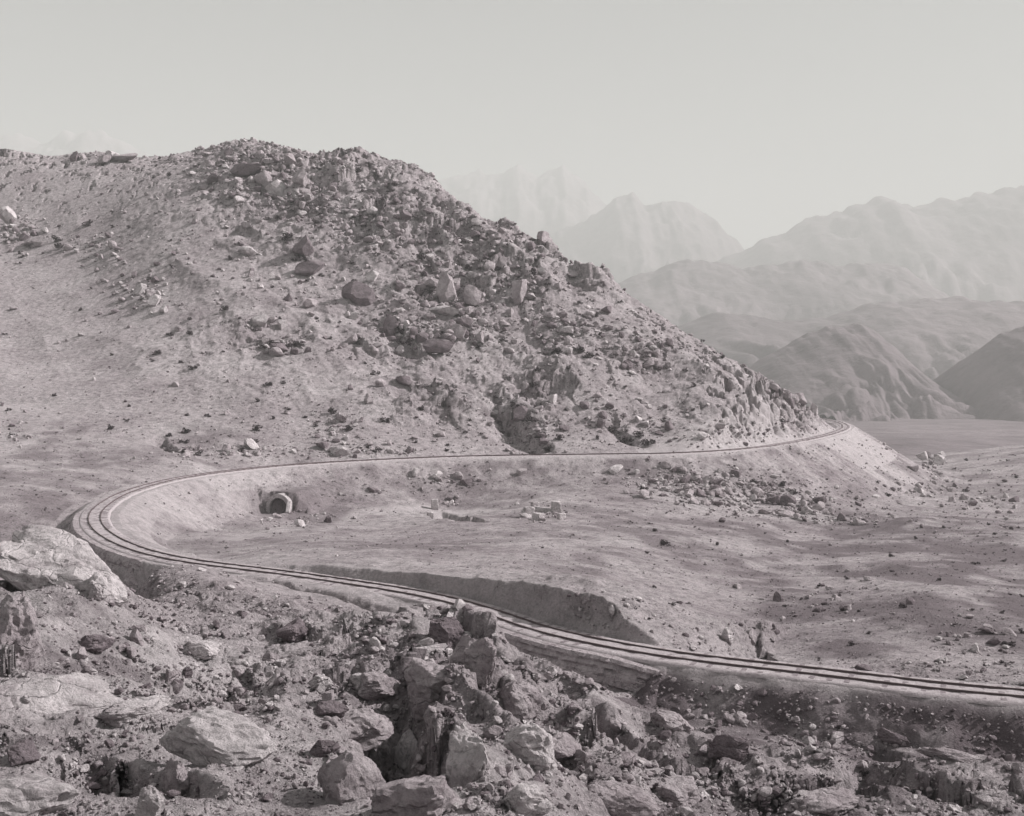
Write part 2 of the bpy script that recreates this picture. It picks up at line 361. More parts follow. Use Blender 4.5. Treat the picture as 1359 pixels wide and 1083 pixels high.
# let the outer rim sink under the plain
rim = sstep(430, 600, GY)
GZ = GZ*(1-rim)+np.minimum(GZ, -36)*rim*1.0
LGY = np.log(yy)
def gz(x, y):
    """height of the ground, bilinear on the grid"""
    x = np.asarray(x, float); y = np.asarray(y, float)
    fa = np.interp(x/y, aa, np.arange(len(aa))); fr = np.interp(y, yy, np.arange(len(yy)))
    i = np.clip(fa.astype(int), 0, len(aa)-2); j = np.clip(fr.astype(int), 0, len(yy)-2); u = fa-i; v = fr-j
    return (GZ[j,i]*(1-u)+GZ[j,i+1]*u)*(1-v)+(GZ[j+1,i]*(1-u)+GZ[j+1,i+1]*u)*v
def hit(px, py):
    """where the sight line through a picture point first meets the ground"""
    a, k = ray(px, py)
    i = int(np.clip(np.searchsorted(aa, a), 0, len(aa)-1))
    below = GZ[:, i] > CAMZ+k*yy
    below[:15] = False
    j = int(np.argmax(below))
    if not below[j] or j == 0: return None
    d0 = (CAMZ+k*yy[j-1])-GZ[j-1,i]; d1 = GZ[j,i]-(CAMZ+k*yy[j])
    y = yy[j-1]+(yy[j]-yy[j-1])*d0/(d0+d1+1e-9)
    return a*y, y, CAMZ+k*y
# ---- bare ground, scrub and painted shade
def seg_mask(pts, w):
    m = np.zeros_like(GX)
    Q = []
    for p in pts:
        h = hit(*p)
        if h: Q.append(h[:2])
    for (ax,ay),(bx,by) in zip(Q[:-1],Q[1:]):
        L2 = (bx-ax)**2+(by-ay)**2+1e-9
        t = np.clip(((GX-ax)*(bx-ax)+(GY-ay)*(by-ay))/L2, 0, 1)
        d = np.hypot(GX-ax-t*(bx-ax), GY-ay-t*(by-ay))
        m = np.maximum(m, 1-sstep(w*.5, w, d+noise(GX,GY,3,51)*w*.3))
    return m
asd = np.abs(sd); nn_ = noise(GX, GY, 5, 52)*.5+noise(GX, GY, 1.3, 53)*.5
fillside = (1-sstep(1.0, 4.5, asd-2.5))
pale = 0.35*(1-sstep(2.0, 3.4, asd))
inner = (sd < 0)*(arc > A_B0-8)*(arc < A_PC1+20)
emb = inner*(1-sstep(6, 11, asd+nn_*1.5))*(GZ > -7)
pale = np.maximum(pale, emb*.30*(arc < A_B2+12))
pale = np.maximum(pale, .55*(sd > 0)*(arc > A_PC0)*(arc < A_PC1)*(1-sstep(6, 11, asd+nn_*3)))
pale = np.maximum(pale, .5*(sd < 0)*(arc > A_PC1-2)*(arc < A_PC1+45)*(1-sstep(12, 22, asd+nn_*3)))
pale = np.maximum(pale, .38*seg_mask([(250,722),(330,712),(400,696),(470,683),(560,674),(700,672)], 2.2))
pale = np.maximum(pale, .3*seg_mask([(0,560),(0,620),(120,625),(200,612)], 16)*np.clip(.6+nn_,0,1))
scr_shade = np.zeros_like(GX)
scr_shade = np.maximum(scr_shade, .95*(sd > 0)*(arc < A_R+1)*sstep(1.35, 2.1, asd+nn_*.4)*(1-sstep(5.5, 8.5, asd+nn_*1.5))*np.clip(.85+nn_*1.0, 0, 1))
scr_shade = np.maximum(scr_shade, (.6+.25*sstep(0,.3,GX/GY))*sstep(56, 76, GY)*(1-sstep(170,180,GY))*np.clip(noise(GX,GY,9,54)*.8+noise(GX,GY,2.5,55)*.7+.22+.2*sstep(.1,.35,GX/GY), 0, 1)*(asd > 5))
for q_, r_ in (((1200,815),7),((1050,800),4),((1290,850),5),((1130,880),3),((1340,690),12),((1240,740),6)):  # dark patches painting hump shading into the mottled floor colour
    h_ = (q_[0]-CX)/F, 0; d_ = 1457*17/(q_[1]-490); scr_shade = np.maximum(scr_shade, .85*(1-sstep(.4,1.2,np.hypot(GX-h_[0]*d_, (GY-d_)*.8)/r_+nn_*.5)))
scr_shade = np.maximum(scr_shade, .75*FAR*CRAG*sstep(-.42,-.2,GX/GY)*np.clip(noise(GX,GY,7,56)*.7+noise(GX,GY,2.3,57)*1.0+.10, 0, 1)*(asd > 8))  # scrub on the crags, with their shadow patches painted darker too
scr_shade = np.maximum(scr_shade, .7*(inner > 0)*sstep(2.4,3.4,asd)*(1-sstep(10,13,asd))*np.clip(.35+noise(GX,GY,5,58)*.7+noise(GX,GY,1.4,59)*.5, 0, 1)*sstep(A_B2+6,A_B2+20,arc)*(arc < A_PC1))
scr_shade = np.maximum(scr_shade, .6*sstep(150,200,GY)*sstep(.2,.3,GX/GY)*(GZ < -6)*np.clip(.35+noise(GX,GY,14,62)*.8+noise(GX,GY,4,63)*.6, 0, 1))
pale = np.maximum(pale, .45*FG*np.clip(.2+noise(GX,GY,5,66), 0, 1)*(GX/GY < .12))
scr_shade = np.maximum(scr_shade, .6*FG*np.clip(noise(GX,GY,3.2,60)*.9+noise(GX,GY,.8,61)*.8-.2+.45*sstep(-.05,.25,GX/GY), 0, 1)*(asd > 3))
def normals(X, Y, Z):
    P_ = np.stack([X,Y,Z],-1); a = np.gradient(P_, axis=0); b = np.gradient(P_, axis=1); n_ = np.cross(b, a); n_ /= np.linalg.norm(n_,axis=-1,keepdims=True)+1e-12
    return n_
NN = normals(GX, GY, GZ); steep = np.clip(1.15-NN[...,2], 0, 1)*sstep(1.7, 2.3, asd)
def w3(wl, s): return noise(GX+GZ*.8, GY-GZ*.7, wl, s)+noise(GX*.4+GZ, GY*.5+GZ*1.1, wl, s+1)
amp = np.where(GY < 85, .20*np.clip(GY/40,.4,1), np.where(FAR > .5, .08+.5*CRAG, .12))
dsp = steep*amp*(w3(1.3, 81)+.6*w3(.5, 83)+(.3*w3(.2, 85)))
terrain = mesh_np('terrain', np.stack([GX+NN[...,0]*dsp, GY+NN[...,1]*dsp, GZ+NN[...,2]*dsp], -1).reshape(-1,3), grid_faces(len(yy), len(aa)), M_EARTH)
attr(terrain, 'pale', pale*(1-scr_shade)); attr(terrain, 'scrub_shade', scr_shade)
tag(terrain, kind='structure')

# ------------------------------------------------------------------ the plain and the far hills
def hillmat(name, v):
    m, nt, b = mat(name); p = geoco(nt)
    c1 = ramp(nt, nz(nt, .004, 8, .6, p), [(.35, T(v*.7)), (.65, T(v*1.2))])
    c2 = ramp(nt, nz(nt, .03, 6, .7, p), [(.38, .7), (.6, 1.1)])
    nt.links.new(mix(nt, c1, c2, .7, 'MULTIPLY'), b.inputs['Base Color'])
    bump(nt, b, nz(nt, .02, 8, .65, p), 14, .6)
    return m
M_PLAIN = hillmat('valley_floor', .21); M_HILL = hillmat('bare_hill', .19)
a2 = np.linspace(-1.4, 1.4, 300); y2 = lin(240, 9000, 220)
x2 = a2[None]*y2[:,None]; yg = np.repeat(y2[:,None], 300, 1)
z2 = -31+noise(x2,yg,160,71)*1.6+noise(x2,yg,50,72)*.6-8*(1-sstep(240,420,yg))
z2 = z2 + 0*x2
plain = mesh_np('valley_plain', np.stack([x2,yg,z2],-1).reshape(-1,3), grid_faces(220,300), M_PLAIN); tag(plain, kind='structure')

def _j(t, s): return vn(t, t*0+s, s)*2-1
def ridge(name, D, prof, depth, seed, gully=.35, na=340, ny=110, base=-34, tilt=0):
    px = np.array([q[0] for q in prof], float); py = np.array([q[1] for q in prof], float)
    A = (np.linspace(px[0], px[-1], na)); pyv = np.interp(A, px, py)
    pyv = pyv+(_j(A/26., seed)*3.2+_j(A/9., seed+1)*1.8+_j(A/4., seed+2)*.8)*(1 if D > 4000 else .5); k = np.ones(3)/3; pyv = np.convolve(np.pad(pyv, 1, 'edge'), k, 'valid')
    a = (A-CX)/F; zc = CAMZ+(490-pyv)/F*D
    end = sstep(px[0], px[0]+30, A)*(1-sstep(px[-1]-30, px[-1], A)) if tilt == 0 else np.ones_like(A)
    zc = base+(zc-base)*end
    t = np.linspace(-1, 1.0, ny); Y = D+t*depth
    X = a[None]*D + 0*Y[:,None]; Yg = np.repeat(Y[:,None], na, 1)
    X = X*(1+ (Yg-D)/D*0.15)
    h = (zc-base)[None]
    wl = depth*.42
    Xw = X+noise(X, Yg, wl*.7, seed+8)*wl*.35+(Yg-D)*.35*math.sin(seed); Yw = Yg*.62+noise(X, Yg, wl*.5, seed+9)*wl*.3
    g = noise(Xw, Yw, wl, seed)*.5+ridged(Xw, Yw, wl*.45, seed+1)*.38+ridged(Xw, Yw, wl*.2, seed+2)*.26+ridged(Xw,Yw,wl*.08,seed+3)*.12
    at_ = np.abs(t)[:,None]
    f = np.clip(1-at_**1.15*(1+gully*g*1.2), 0, 1)
    crestn = noise(X, Yg, wl*.16, seed+5)*.022+noise(X, Yg, wl*.06, seed+6)*.014
    z = base+h*f*(1+crestn)+h*gully*g*np.clip(at_*3,0,1)*(1-at_)*.55
    o = mesh_np(name, np.stack([X, Yg, z-2], -1).reshape(-1,3), grid_faces(ny, na), M_HILL); tag(o, kind='structure')
    return o
ridge('hills', 1300, [(930,545),(985,495),(1020,468),(1060,445),(1100,432),(1135,428),(1158,440),(1180,468),(1200,492),(1240,525),(1290,545)], 330, 101, .4)
ridge('hills', 1150, [(1230,545),(1265,500),(1300,462),(1330,440),(1359,430),(1450,405),(1560,420),(1700,540)], 300, 111, .4)
ridge('hills', 2000, [(700,520),(820,462),(900,432),(950,412),(1000,418),(1060,425),(1110,415),(1150,402),(1200,397),(1254,395),(1300,396),(1359,400),(1500,390),(1700,430),(1900,520)], 620, 121, .5)
ridge('hills', 3000, [(640,480),(760,400),(840,366),(880,352),(912,348),(960,350),(985,358),(1010,352),(1060,347),(1110,350),(1160,350),(1200,358),(1250,390),(1330,450),(1420,500)], 800, 131, .45)
ridge('mountains', 4600, [(830,520),(900,400),(940,352),(985,330),(1040,308),(1075,292),(1100,285),(1140,271),(1163,261),(1182,267),(1200,271),(1225,272),(1250,265),(1290,258),(1359,250),(1500,215),(1700,240),(1900,330),(2100,500)], 1300, 141, .45)
ridge('mountains', 5300, [(500,480),(640,380),(720,320),(780,290),(815,262),(836,256),(855,272),(868,272),(885,265),(915,275),(950,302),(985,330),(1040,400),(1100,480)], 1300, 151, .4)
ridge('mountains', 6200, [(380,450),(500,290),(560,248),(605,236),(632,226),(655,237),(690,223),(712,234),(745,222),(775,245),(800,268),(860,310),(950,420),(1000,480)], 1400, 161, .4)
ridge('mountains', 5600, [(-500,330),(-200,240),(-60,190),(20,183),(60,186),(100,180),(135,176),(165,186),(220,215),(300,300),(380,440)], 1400, 171, .4)

# ------------------------------------------------------------------ railway
def sweep(name, off, prof, mat_, parent=None, step=1, i0=0, i1=None, jitter=0, smooth=False):
    L = LINE[i0:i1:step]; N = NOR[i0:i1:step]; m = len(prof)
    v = np.zeros((len(L), m, 3))
    for j, (o, z) in enumerate(prof):
        v[:,j,0] = L[:,0]+N[:,0]*(off+o); v[:,j,1] = L[:,1]+N[:,1]*(off+o); v[:,j,2] = z
    if jitter: v[:,:,2] += (RNG.rand(len(L), m)-.5)*jitter
    return mesh_np(name, v.reshape(-1,3), grid_faces(len(L), m), mat_, smooth, parent)
bed = sweep('ballast', 0, [(1.4,-.08),(1.32,.04),(1.22,.1),(1.1,.11),(.75,.10),(.35,.12),(0,.11),(-.35,.12),(-.75,.10),(-1.1,.11),(-1.2,.1),(-1.32,.04),(-1.45,-.08)][::-1], M_BALLAST, jitter=.055, smooth=True)
tag(bed, kind='structure')
track = bpy.data.objects.new('railway_track', None); C.objects.link(track)
tag(track, 'narrow railway track looping round the rocky hillside on a pale ballast bed', 'railway track')
track.location = (LINE[0][0], LINE[0][1], 0)
bpy.context.view_layer.update()
TI = track.matrix_world.inverted()
def adopt(o, p): o.parent = p; o.matrix_parent_inverse = p.matrix_world.inverted()
GA = .53
for sgn in (-1, 1):
    r = sweep('rail', sgn*GA, [(-.055,.10),(-.055,.115),(-.016,.13),(-.016,.17),(-.03,.175),(-.03,.205),(.03,.205),(.03,.175),(.016,.17),(.016,.13),(.055,.115),(.055,.10)][::-1], M_RAIL)
    adopt(r, track)
sl_me = None; far_v, far_f = [], []
box = np.array([[x,y,z] for x in (-1,1) for y in (-1,1) for z in (-1,1)], float)
bf = np.array([[0,1,3,2],[4,6,7,5],[0,4,5,1],[2,3,7,6],[0,2,6,4],[1,5,7,3]])
step = 0.78; kk = np.arange(.4, S[-1]-.5, step); sl = []
for s_ in kk:
    i = int(s_/.5); u = (s_-S[i])/.5; p = LINE[i]*(1-u)+LINE[min(i+1,len(LINE)-1)]*u; t = TAN[i]
    vis = abs(p[0]/p[1]) < .5
    sl.append((p[1] if vis else 1e4+p[1], p, t))
order = sorted(range(len(sl)), key=lambda i: sl[i][0]); top = set(order[:100])
for i, (d, p, t) in enumerate(sl):
    ang = math.atan2(t[1], t[0])+random.uniform(-.03,.03)
    hx, hy, hz = .12+random.uniform(-.015,.02), 1.12+random.uniform(-.06,.06), .08
    if i in top:
        if sl_me is None:
            b2 = box*[1,1,1]
            o = mesh_np('sleeper', b2*[.12,1.12,.08], bf, M_SLEEPER, False); sl_me = o.data
        else:
            o = bpy.data.objects.new('sleeper', sl_me); C.objects.link(o)
        o.parent = track; o.location = (p[0]-LINE[0][0], p[1]-LINE[0][1], .035+random.uniform(-.02,.006)); o.rotation_euler = (0,0,ang)
        o.scale = (hx/.12, hy/1.12, 1)
    else:
        b2 = box*[hx,hy,hz]; c, s2 = math.cos(ang), math.sin(ang)
        q = np.stack([b2[:,0]*c-b2[:,1]*s2+p[0], b2[:,0]*s2+b2[:,1]*c+p[1], b2[:,2]+.035], 1)
        far_f.append(bf+8*len(far_v)); far_v.append(q)
o = mesh_np('sleepers', np.concatenate(far_v), np.concatenate(far_f), M_SLEEPER, False); adopt(o, track); o['kind'] = 'stuff'

# ------------------------------------------------------------------ rock shapes
import bmesh
def ico(sub):
    bm = bmesh.new(); bmesh.ops.create_icosphere(bm, subdivisions=sub, radius=1); bm.verts.ensure_lookup_table()
    v = np.array([q.co[:] for q in bm.verts]); f = np.array([[w.index for w in q.verts] for q in bm.faces]); bm.free(); return v, f
ICO = {k: ico(k) for k in (1,2,3,4,5,6)}
def n3(v, wl, s):
    return (noise(v[:,0]+v[:,2]*.7, v[:,1]-v[:,2]*.6, wl, s)+noise(v[:,1]+v[:,2]*.8+3, v[:,0]*.5-v[:,2], wl, s+7)+noise(v[:,2]+9-v[:,0]*.3, v[:,0]+v[:,1], wl, s+9))/2.2
def rock(sub, seed, cuts=9, rough=.12, sharp=1.0, dr=(.42,.8)):
    rs = np.random.RandomState(seed); v, f = ICO[sub]; v = v.copy()
    for _ in range(cuts):
        nrm = rs.normal(size=3); nrm[2] *= .8; nrm /= np.linalg.norm(nrm); d = rs.uniform(*dr)
        h = v@nrm-d; v -= np.clip(h, 0, None)[:,None]*nrm*sharp
    if rough:
        r = v/np.linalg.norm(v, axis=1)[:,None]
        v = v*(1+rough*n3(v, .8, seed%50)[:,None]+(rough*.5*n3(v, .33, seed%50+3)[:,None] if sub > 2 else 0)+(rough*.28*(1-2*np.abs(n3(v, .15, seed%50+5)))[:,None] if sub > 3 else 0)+(rough*.14*n3(v, .07, seed%50+6)[:,None] if sub > 4 else 0))
    return v, f
def rotm(rx, ry, rz): return np.array(Euler((rx,ry,rz)).to_matrix())

# rubble: the uncountable small stones, one mesh
LOD = {1: [rock(1, 200+i, 4, .22) for i in range(14)], 2: [rock(2, 300+i, 7, .14) for i in range(14)]}
class Heap:
    def __init__(s): s.v = []; s.f = []; s.n = 0
    def add(s, v, f): s.v.append(v); s.f.append(f+s.n); s.n += len(v)
heap = [Heap(), Heap(), Heap()]
def arc_sd(x, y):
    a, b = near_line(np.array([x]), np.array([y])); return float(a[0]), float(b[0])
SDG = sd
def sd_at(x, y):
    fa = np.interp(x/y, aa, np.arange(len(aa))); fr = np.interp(y, yy, np.arange(len(yy)))
    return SDG[int(fr), int(fa)]
def cover(G, x, y):
    fa = np.interp(x/y, aa, np.arange(len(aa))); fr = np.interp(y, yy, np.arange(len(yy)))
    return G[int(fr), int(fa)]
def stone(x, y, r, tone, sink=.3):
    if abs(sd_at(x, y)) < 1.75+r: return
    if tone == 0 and (cover(scr_shade, x, y) > .5 or (y > 180 and random.random() < .5*cover(CRAG, x, y)+.15)): tone = random.choice((1,2))
    z = float(gz(x, y)); rpx = r/y*F
    v, f = random.choice(LOD[2 if rpx > 3.2 else 1])
    sc = np.array([random.uniform(.75,1.4), random.uniform(.75,1.3), random.uniform(.55,1.05)])*r
    q = (v*sc)@rotm(random.uniform(-.5,.5), random.uniform(-.5,.5), random.uniform(0,6.3)).T + [x, y, z+r*(.62-sink)]
    heap[tone].add(q, f)
def rtone(): return random.choices((0,1,2), (.3,.5,.2))[0]
def psize(lo, hi, k=2.2):                          # power-law size
    u = random.random(); return lo*(1-u*(1-(lo/hi)**k))**(-1/k)
CLUST = [(370,215,75,38,170),(400,262,60,25,130),(300,235,40,22,60),(480,305,60,28,120),(590,385,55,30,150),(690,380,30,22,50),(540,445,55,25,110),(625,440,45,25,90),
         (340,430,18,10,16),(190,388,28,16,40),(22,312,40,30,70),(130,325,32,18,30),(372,460,30,12,45),(760,440,60,28,110),(860,470,50,25,90),(1058,530,28,16,45),(700,575,40,22,60),
         (455,565,35,18,40),(250,600,25,10,22),(330,603,80,7,40),(480,600,70,7,40),(960,580,60,14,30),(20,575,16,16,16),(160,205,60,8,25),(650,320,70,25,120),(820,560,80,25,90),
         (900,640,60,18,130),(980,655,80,22,200),(1050,670,70,22,150),(1120,690,50,8,40),(1190,590,30,14,40),(1240,612,16,8,24),(1230,650,60,20,40),(1300,670,60,30,50),
         (720,680,26,9,26),(600,668,18,5,12),(500,655,10,4,5),(590,640,90,10,25),(380,690,60,12,30),(1100,800,120,30,50),(1300,850,60,30,50),
         (600,830,30,30,60),(520,850,60,30,80),(430,900,60,30,70),(300,880,80,40,90),(150,900,90,50,90),(700,960,60,60,160),(700,1050,60,30,160),(720,1000,50,50,140),(640,1060,30,20,40),(860,1040,80,40,150),(980,960,40,10,50),(1100,990,90,15,80),(1000,1060,90,25,80),(1250,1060,80,25,60),(330,1040,70,30,70),(120,1030,60,30,50),(250,940,120,40,120),(560,880,50,30,60)]
for cx, cy, sx, sy, cnt in CLUST:
    for _ in range(int(cnt*2.1)):
        px, py = random.gauss(cx, sx*.6), random.gauss(cy, sy*.6); h = hit(px, py)
        if not h: continue
        x, y, z = h; stone(x, y, psize(1.3, 11.0, 1.75)*y/F, rtone())
for _ in range(15000):                              # whole hillside
    px, py = random.uniform(-60, 1110), random.uniform(185, 604); h = hit(px, py)
    if not h or h[1] < 100: continue
    x, y, z = h; dens = .10+.9*cover(CRAG, x, y)
    if random.random() > dens: continue
    stone(x, y, psize(.8, 5.0, 2.3)*y/F, rtone())
for _ in range(1500):                               # skyline, beyond the crest too
    a = random.triangular(-.4, .3, -.1); y = random.uniform(230, 350); x = a*y
    stone(x, y, psize(.35, 1.2, 2.4), rtone())
for _ in range(3000):                               # valley floor
    px, py = random.uniform(-20, 1390), random.uniform(560, 900); h = hit(px, py)
    if not h or h[1] > 400: continue
    x, y, z = h
    if abs(sd_at(x, y)) < 9 and y < 130 and x < -25: continue
    stone(x, y, psize(.7, 2.6, 3.0)*y/F, rtone())
for _ in range(14000):                               # foreground
    px, py = random.uniform(-40, 1400), random.uniform(700, 1130); h = hit(px, py)
    if not h or h[1] > 60: continue
    x, y, z = h
    stone(x, y, psize(1.2, 8.5, 2.1)*y/F, rtone())
for i, hp in enumerate(heap):
    o = mesh_np('rubble', np.concatenate(hp.v), np.concatenate(hp.f), M_ROCK[i], False)
    tag(o, ['pale loose stones strewn over the slopes','grey loose stones strewn over the slopes','dark loose stones strewn over the slopes'][i], 'rubble', kind='stuff')

# ------------------------------------------------------------------ boulders: each one a thing
TEMPL = {}
def templ(shape, tone, sub):
    k = (shape, tone, sub)
    if k not in TEMPL:
        v, f = rock(sub, 400+shape*7, 12+shape % 5, .09)
        me_o = mesh_np('boulder', v, f, M_ROCK[tone], True); me = me_o.data
        me.set_sharp_from_angle(angle=R(28)) if hasattr(me, 'set_sharp_from_angle') else None
        bpy.data.objects.remove(me_o); TEMPL[k] = me
    return TEMPL[k]
used = {}
LM = [((345,425),'the lone pale round boulder'),((205,395),'the pale boulder trio'),((600,390),'the twin square crags'),((690,382),'the dark square crag'),
      ((370,215),'the crest crags'),((480,300),'the upper scree'),((540,450),'the curved dark gully'),((372,460),'the dark shrub clump'),((20,310),'the high left outcrop'),
      ((1065,530),'the far curve nose'),((700,570),'the deep gully above the track'),((370,665),'the culvert mouth'),((720,680),'the ruined stone blocks'),((980,650),'the dumped rock bank'),
      ((1240,610),'the rock spur past the far curve'),((595,815),'the dark-topped ridge peak'),((800,930),'the dark hollow below the cutting'),((1210,1020),'the black trench'),((100,745),'the big pale mound'),
      ((25,830),'the tall left edge rock'),((620,1000),'the long pale slab'),((470,1020),'the blocky boulder'),((300,985),'the pale domed slab'),((385,833),'the lone dark boulder'),
      ((130,325),'the small upper left outcrop'),((230,590),'the short gully over the bend'),((850,470),'the ridge edge'),((990,838),'the two stumps past the track'),((640,330),'the right shoulder')]
def direction(dx, dy):
    if math.hypot(dx, dy) < 9: return 'touching'
    v = '' if abs(dy) < .42*abs(dx) else ('above' if dy < 0 else 'below')
    h = '' if abs(dx) < .42*abs(dy) else ('right' if dx > 0 else 'left')
    n_ = 'just ' if math.hypot(dx, dy) < 42 else ('well ' if math.hypot(dx,dy) > 95 else '')
    if v and h: return f'{n_}{v} and {h} of'
    return f'{n_}{v}' if v else f'{n_}{h} of'
def auto_label(px, py, rpx, tone, squat):
    best = min(LM, key=lambda q: math.hypot(q[0][0]-px, (q[0][1]-py)*1.2))
    size = 'tiny' if rpx < 5 else ('small' if rpx < 8 else ('medium' if rpx < 13 else 'large'))
    lab = f"{size} {('pale','grey','dark')[tone]} {'flat' if squat < .6 else ('upright' if squat > .9 else 'rounded')} boulder {direction(px-best[0][0], py-best[0][1])} {best[1]}"
    return lab
def boulder(px, py, rpx, tone, sx=1, sy=1, sz=.8, rz=None, tilt=(0,0), label=None, sub=3, shape=None, sink=.30, name='boulder', cat='boulder', own=None, dd=0):
    h = hit(px, py)
    if not h: return None
    x, y, z = h; y += dd; x *= (y/(y-dd)) if dd else 1
    r = rpx*y/F
    if abs(sd_at(x, y)) < 2.2+r*max(sx, sy): return None
    z = float(gz(x, y))
    me = templ(random.randrange(9) if shape is None else shape, tone, sub) if own is None else own
    o = bpy.data.objects.new(name, me); C.objects.link(o)
    o.location = (x, y, z+r*sz*(.8-sink*1.6)); o.scale = (r*sx, r*sy, r*sz)
    o.rotation_euler = (tilt[0], tilt[1], random.uniform(0,6.3) if rz is None else rz)
    lab = label or auto_label(px, py, rpx, tone, sz)
    tag(o, lab, cat, 'boulders scattered over the slopes')
    used.setdefault(lab, []).append(o)
    return o
def big(px, py, rpx, tone, sx, sy, sz, rz, tilt, label, seed, sink=.25, cuts=17, rough=.24, sub=5, dd=0, cat='rock outcrop'):
    v, f = rock(sub, seed, cuts, rough, .9, (.55,.88))
    t = mesh_np('rock_outcrop', v, f, M_ROCK[tone], True); me = t.data; me.set_sharp_from_angle(angle=R(30)); bpy.data.objects.remove(t)
    o = boulder(px, py, rpx, tone, sx, sy, sz, rz, tilt, label, own=me, name='rock_outcrop', cat=cat, sink=sink, dd=dd)
    if o: o['group'] = 'rock outcrops'
    return o
# foreground outcrops: (foot x, y, radius in px, tone, sx, sy, sz, heading, tilt)
big(80,770,80,0, 1.4,.75,.6, R(-8),(0,.42),'big pale rounded mound beside the dark outer wall of the bend',901, .45, 12, .2)
big(132,792,22,0, .8,.8,.9, .4,(0,0),'pale knob at the lower end of the big pale mound',902)
big(22,872,50,1, .8,1.1,1.15, R(10),(0,.1),'tall rock standing at the left edge with a black shaded face',903,.25)
big(60,930,85,0, 1.3,.8,.35, .3,(.1,0),'broad low pale slab under the tall rock',904,.4)
big(390,842,21,2, 1.1,.9,.85, .5,(0,0),'lone dark boulder on the slope below the ditch',905,.15)
big(300,1000,75,0, 1.3,.8,.5, -.3,(.1,.1),'pale domed slab in the lower left foreground',906,.25)
big(200,1083,28,0, .7,.7,1.0, .2,(0,.1),'pale pointed stone below the dark ledge',907)
big(232,1040,34,1, .8,.5,.8, R(-50),(.0,.35),'leaning ledge rock over the black hollow',908)
big(30,1075,60,0, 1.2,.7,.5, .2,(0,0),'bright slab cut by the bottom left corner',909,.3)
big(472,1055,50,1, .95,.8,.85, .2,(0,.05),'blocky pale boulder left of the two fins',910,.2)
big(540,1020,44,0, .24,1.3,.8, R(18),(.3,.2),'thin pale fin between two black hollows',911,.2)
big(622,1030,60,0, .42,1.35,.75, R(14),(.25,.25),'long pale slab dropping from the ridge to the bottom',912,.2)
big(640,905,45,1, .45,.9,1.2, R(20),(.1,.1),'pointed grey rock in the middle of the ridge',913,.25)
big(590,850,26,2, 1.0,.8,.9, .1,(0,.1),'dark craggy top of the foreground ridge',914,.2)
big(622,880,26,1, .7,.9,1.0, .6,(0,.2),'grey crag on the right flank of the ridge peak',915)
big(560,870,26,0, 1.6,.4,.5, R(35),(.2,0),'pale tilted plank-like slab left of the ridge peak',916)
big(690,935,34,1, .8,.9,.8, .9,(0,.1),'rounded grey crag right of the ridge spine',917)
big(835,905,28,2, 1.3,.7,.7, R(-30),(0,.15),'dark crag above the shaded hollow',918,.2)
big(892,968,38,1, .7,1.1,.5, R(35),(0,.2),'pale-backed rock right of the shaded hollow',919,.25)
big(740,1000,30,1, 1.0,.8,.6, .2,(0,0),'grey hump below the shaded hollow',920)
big(968,1005,30,2, 1.1,.7,.7, -.4,(0,.1),'dark rock above the bottom gravel slope',921)
big(900,1062,40,1, 1.1,.8,.55, .3,(0,0),'grey hummock at the bottom right of the ridge',922)
big(1185,985,20,2, 1.3,.6,.6, R(-25),(0,.1),'dark wedge rock above the black trench',923)
big(1262,1006,22,1, 2.0,.6,.4, R(-28),(0,.1),'long ledge rimming the black trench',924)
big(435,948,22,2, 1.2,.7,.7, .1,(0,0),'dark boulder with a long flat shadow in mid foreground',925)
big(432,1000,20,2, 1.0,.8,.8, .1,(0,0),'dark boulder above the blocky pale one',926)
big(425,912,16,0, 1.1,.8,.8, .1,(0,0),'pale stones beside the mid foreground dip',927)
big(270,868,24,0, 1.2,.9,.6, .1,(0,0),'pale hump amid the upper foreground rubble',928)
big(120,862,22,2, 1.2,.9,.6, .4,(0,0),'dark low rock above the broad slab',929)
big(700,1075,40,0, 1.0,.9,.6, .4,(0,0),'bright crumbly rock at the bottom centre',930)
big(30,1010,30,2, .9,.8,.6, .4,(0,0),'dark rock at the left edge below the broad slab',931)
big(500,920,30,1, 1.3,.7,.6, .6,(0,.1),'grey broken shelf left of the ridge',932)
big(560,1075,60,1, 1.1,.8,.7, .3,(0,.1),'broad rounded rock below the two fins at the bottom',933,.3)
big(480,975,42,1, 1.2,.8,.7, .5,(0,.1),'rounded grey rock above the blocky pale one',934,.3)
big(705,1000,48,0, .9,1.0,.7, .2,(0,.1),'pale rounded rock among the bright rubble of the ridge foot',935,.35)
big(575,920,48,1, .8,1.1,.9, .9,(0,.1),'broad grey shoulder of rock above the long slab',936,.4)
big(170,955,40,0, 1.3,.9,.5, .6,(0,0),'low pale rock between broad slab and domed slab',937,.35)
big(820,1075,46,1, 1.3,.9,.6, .1,(0,0),'grey rounded rock at the bottom edge right of centre',938,.35)
big(1090,1070,40,1, 1.4,.9,.5, .1,(0,0),'flat grey rock at the bottom right on the gravel',939,.35)
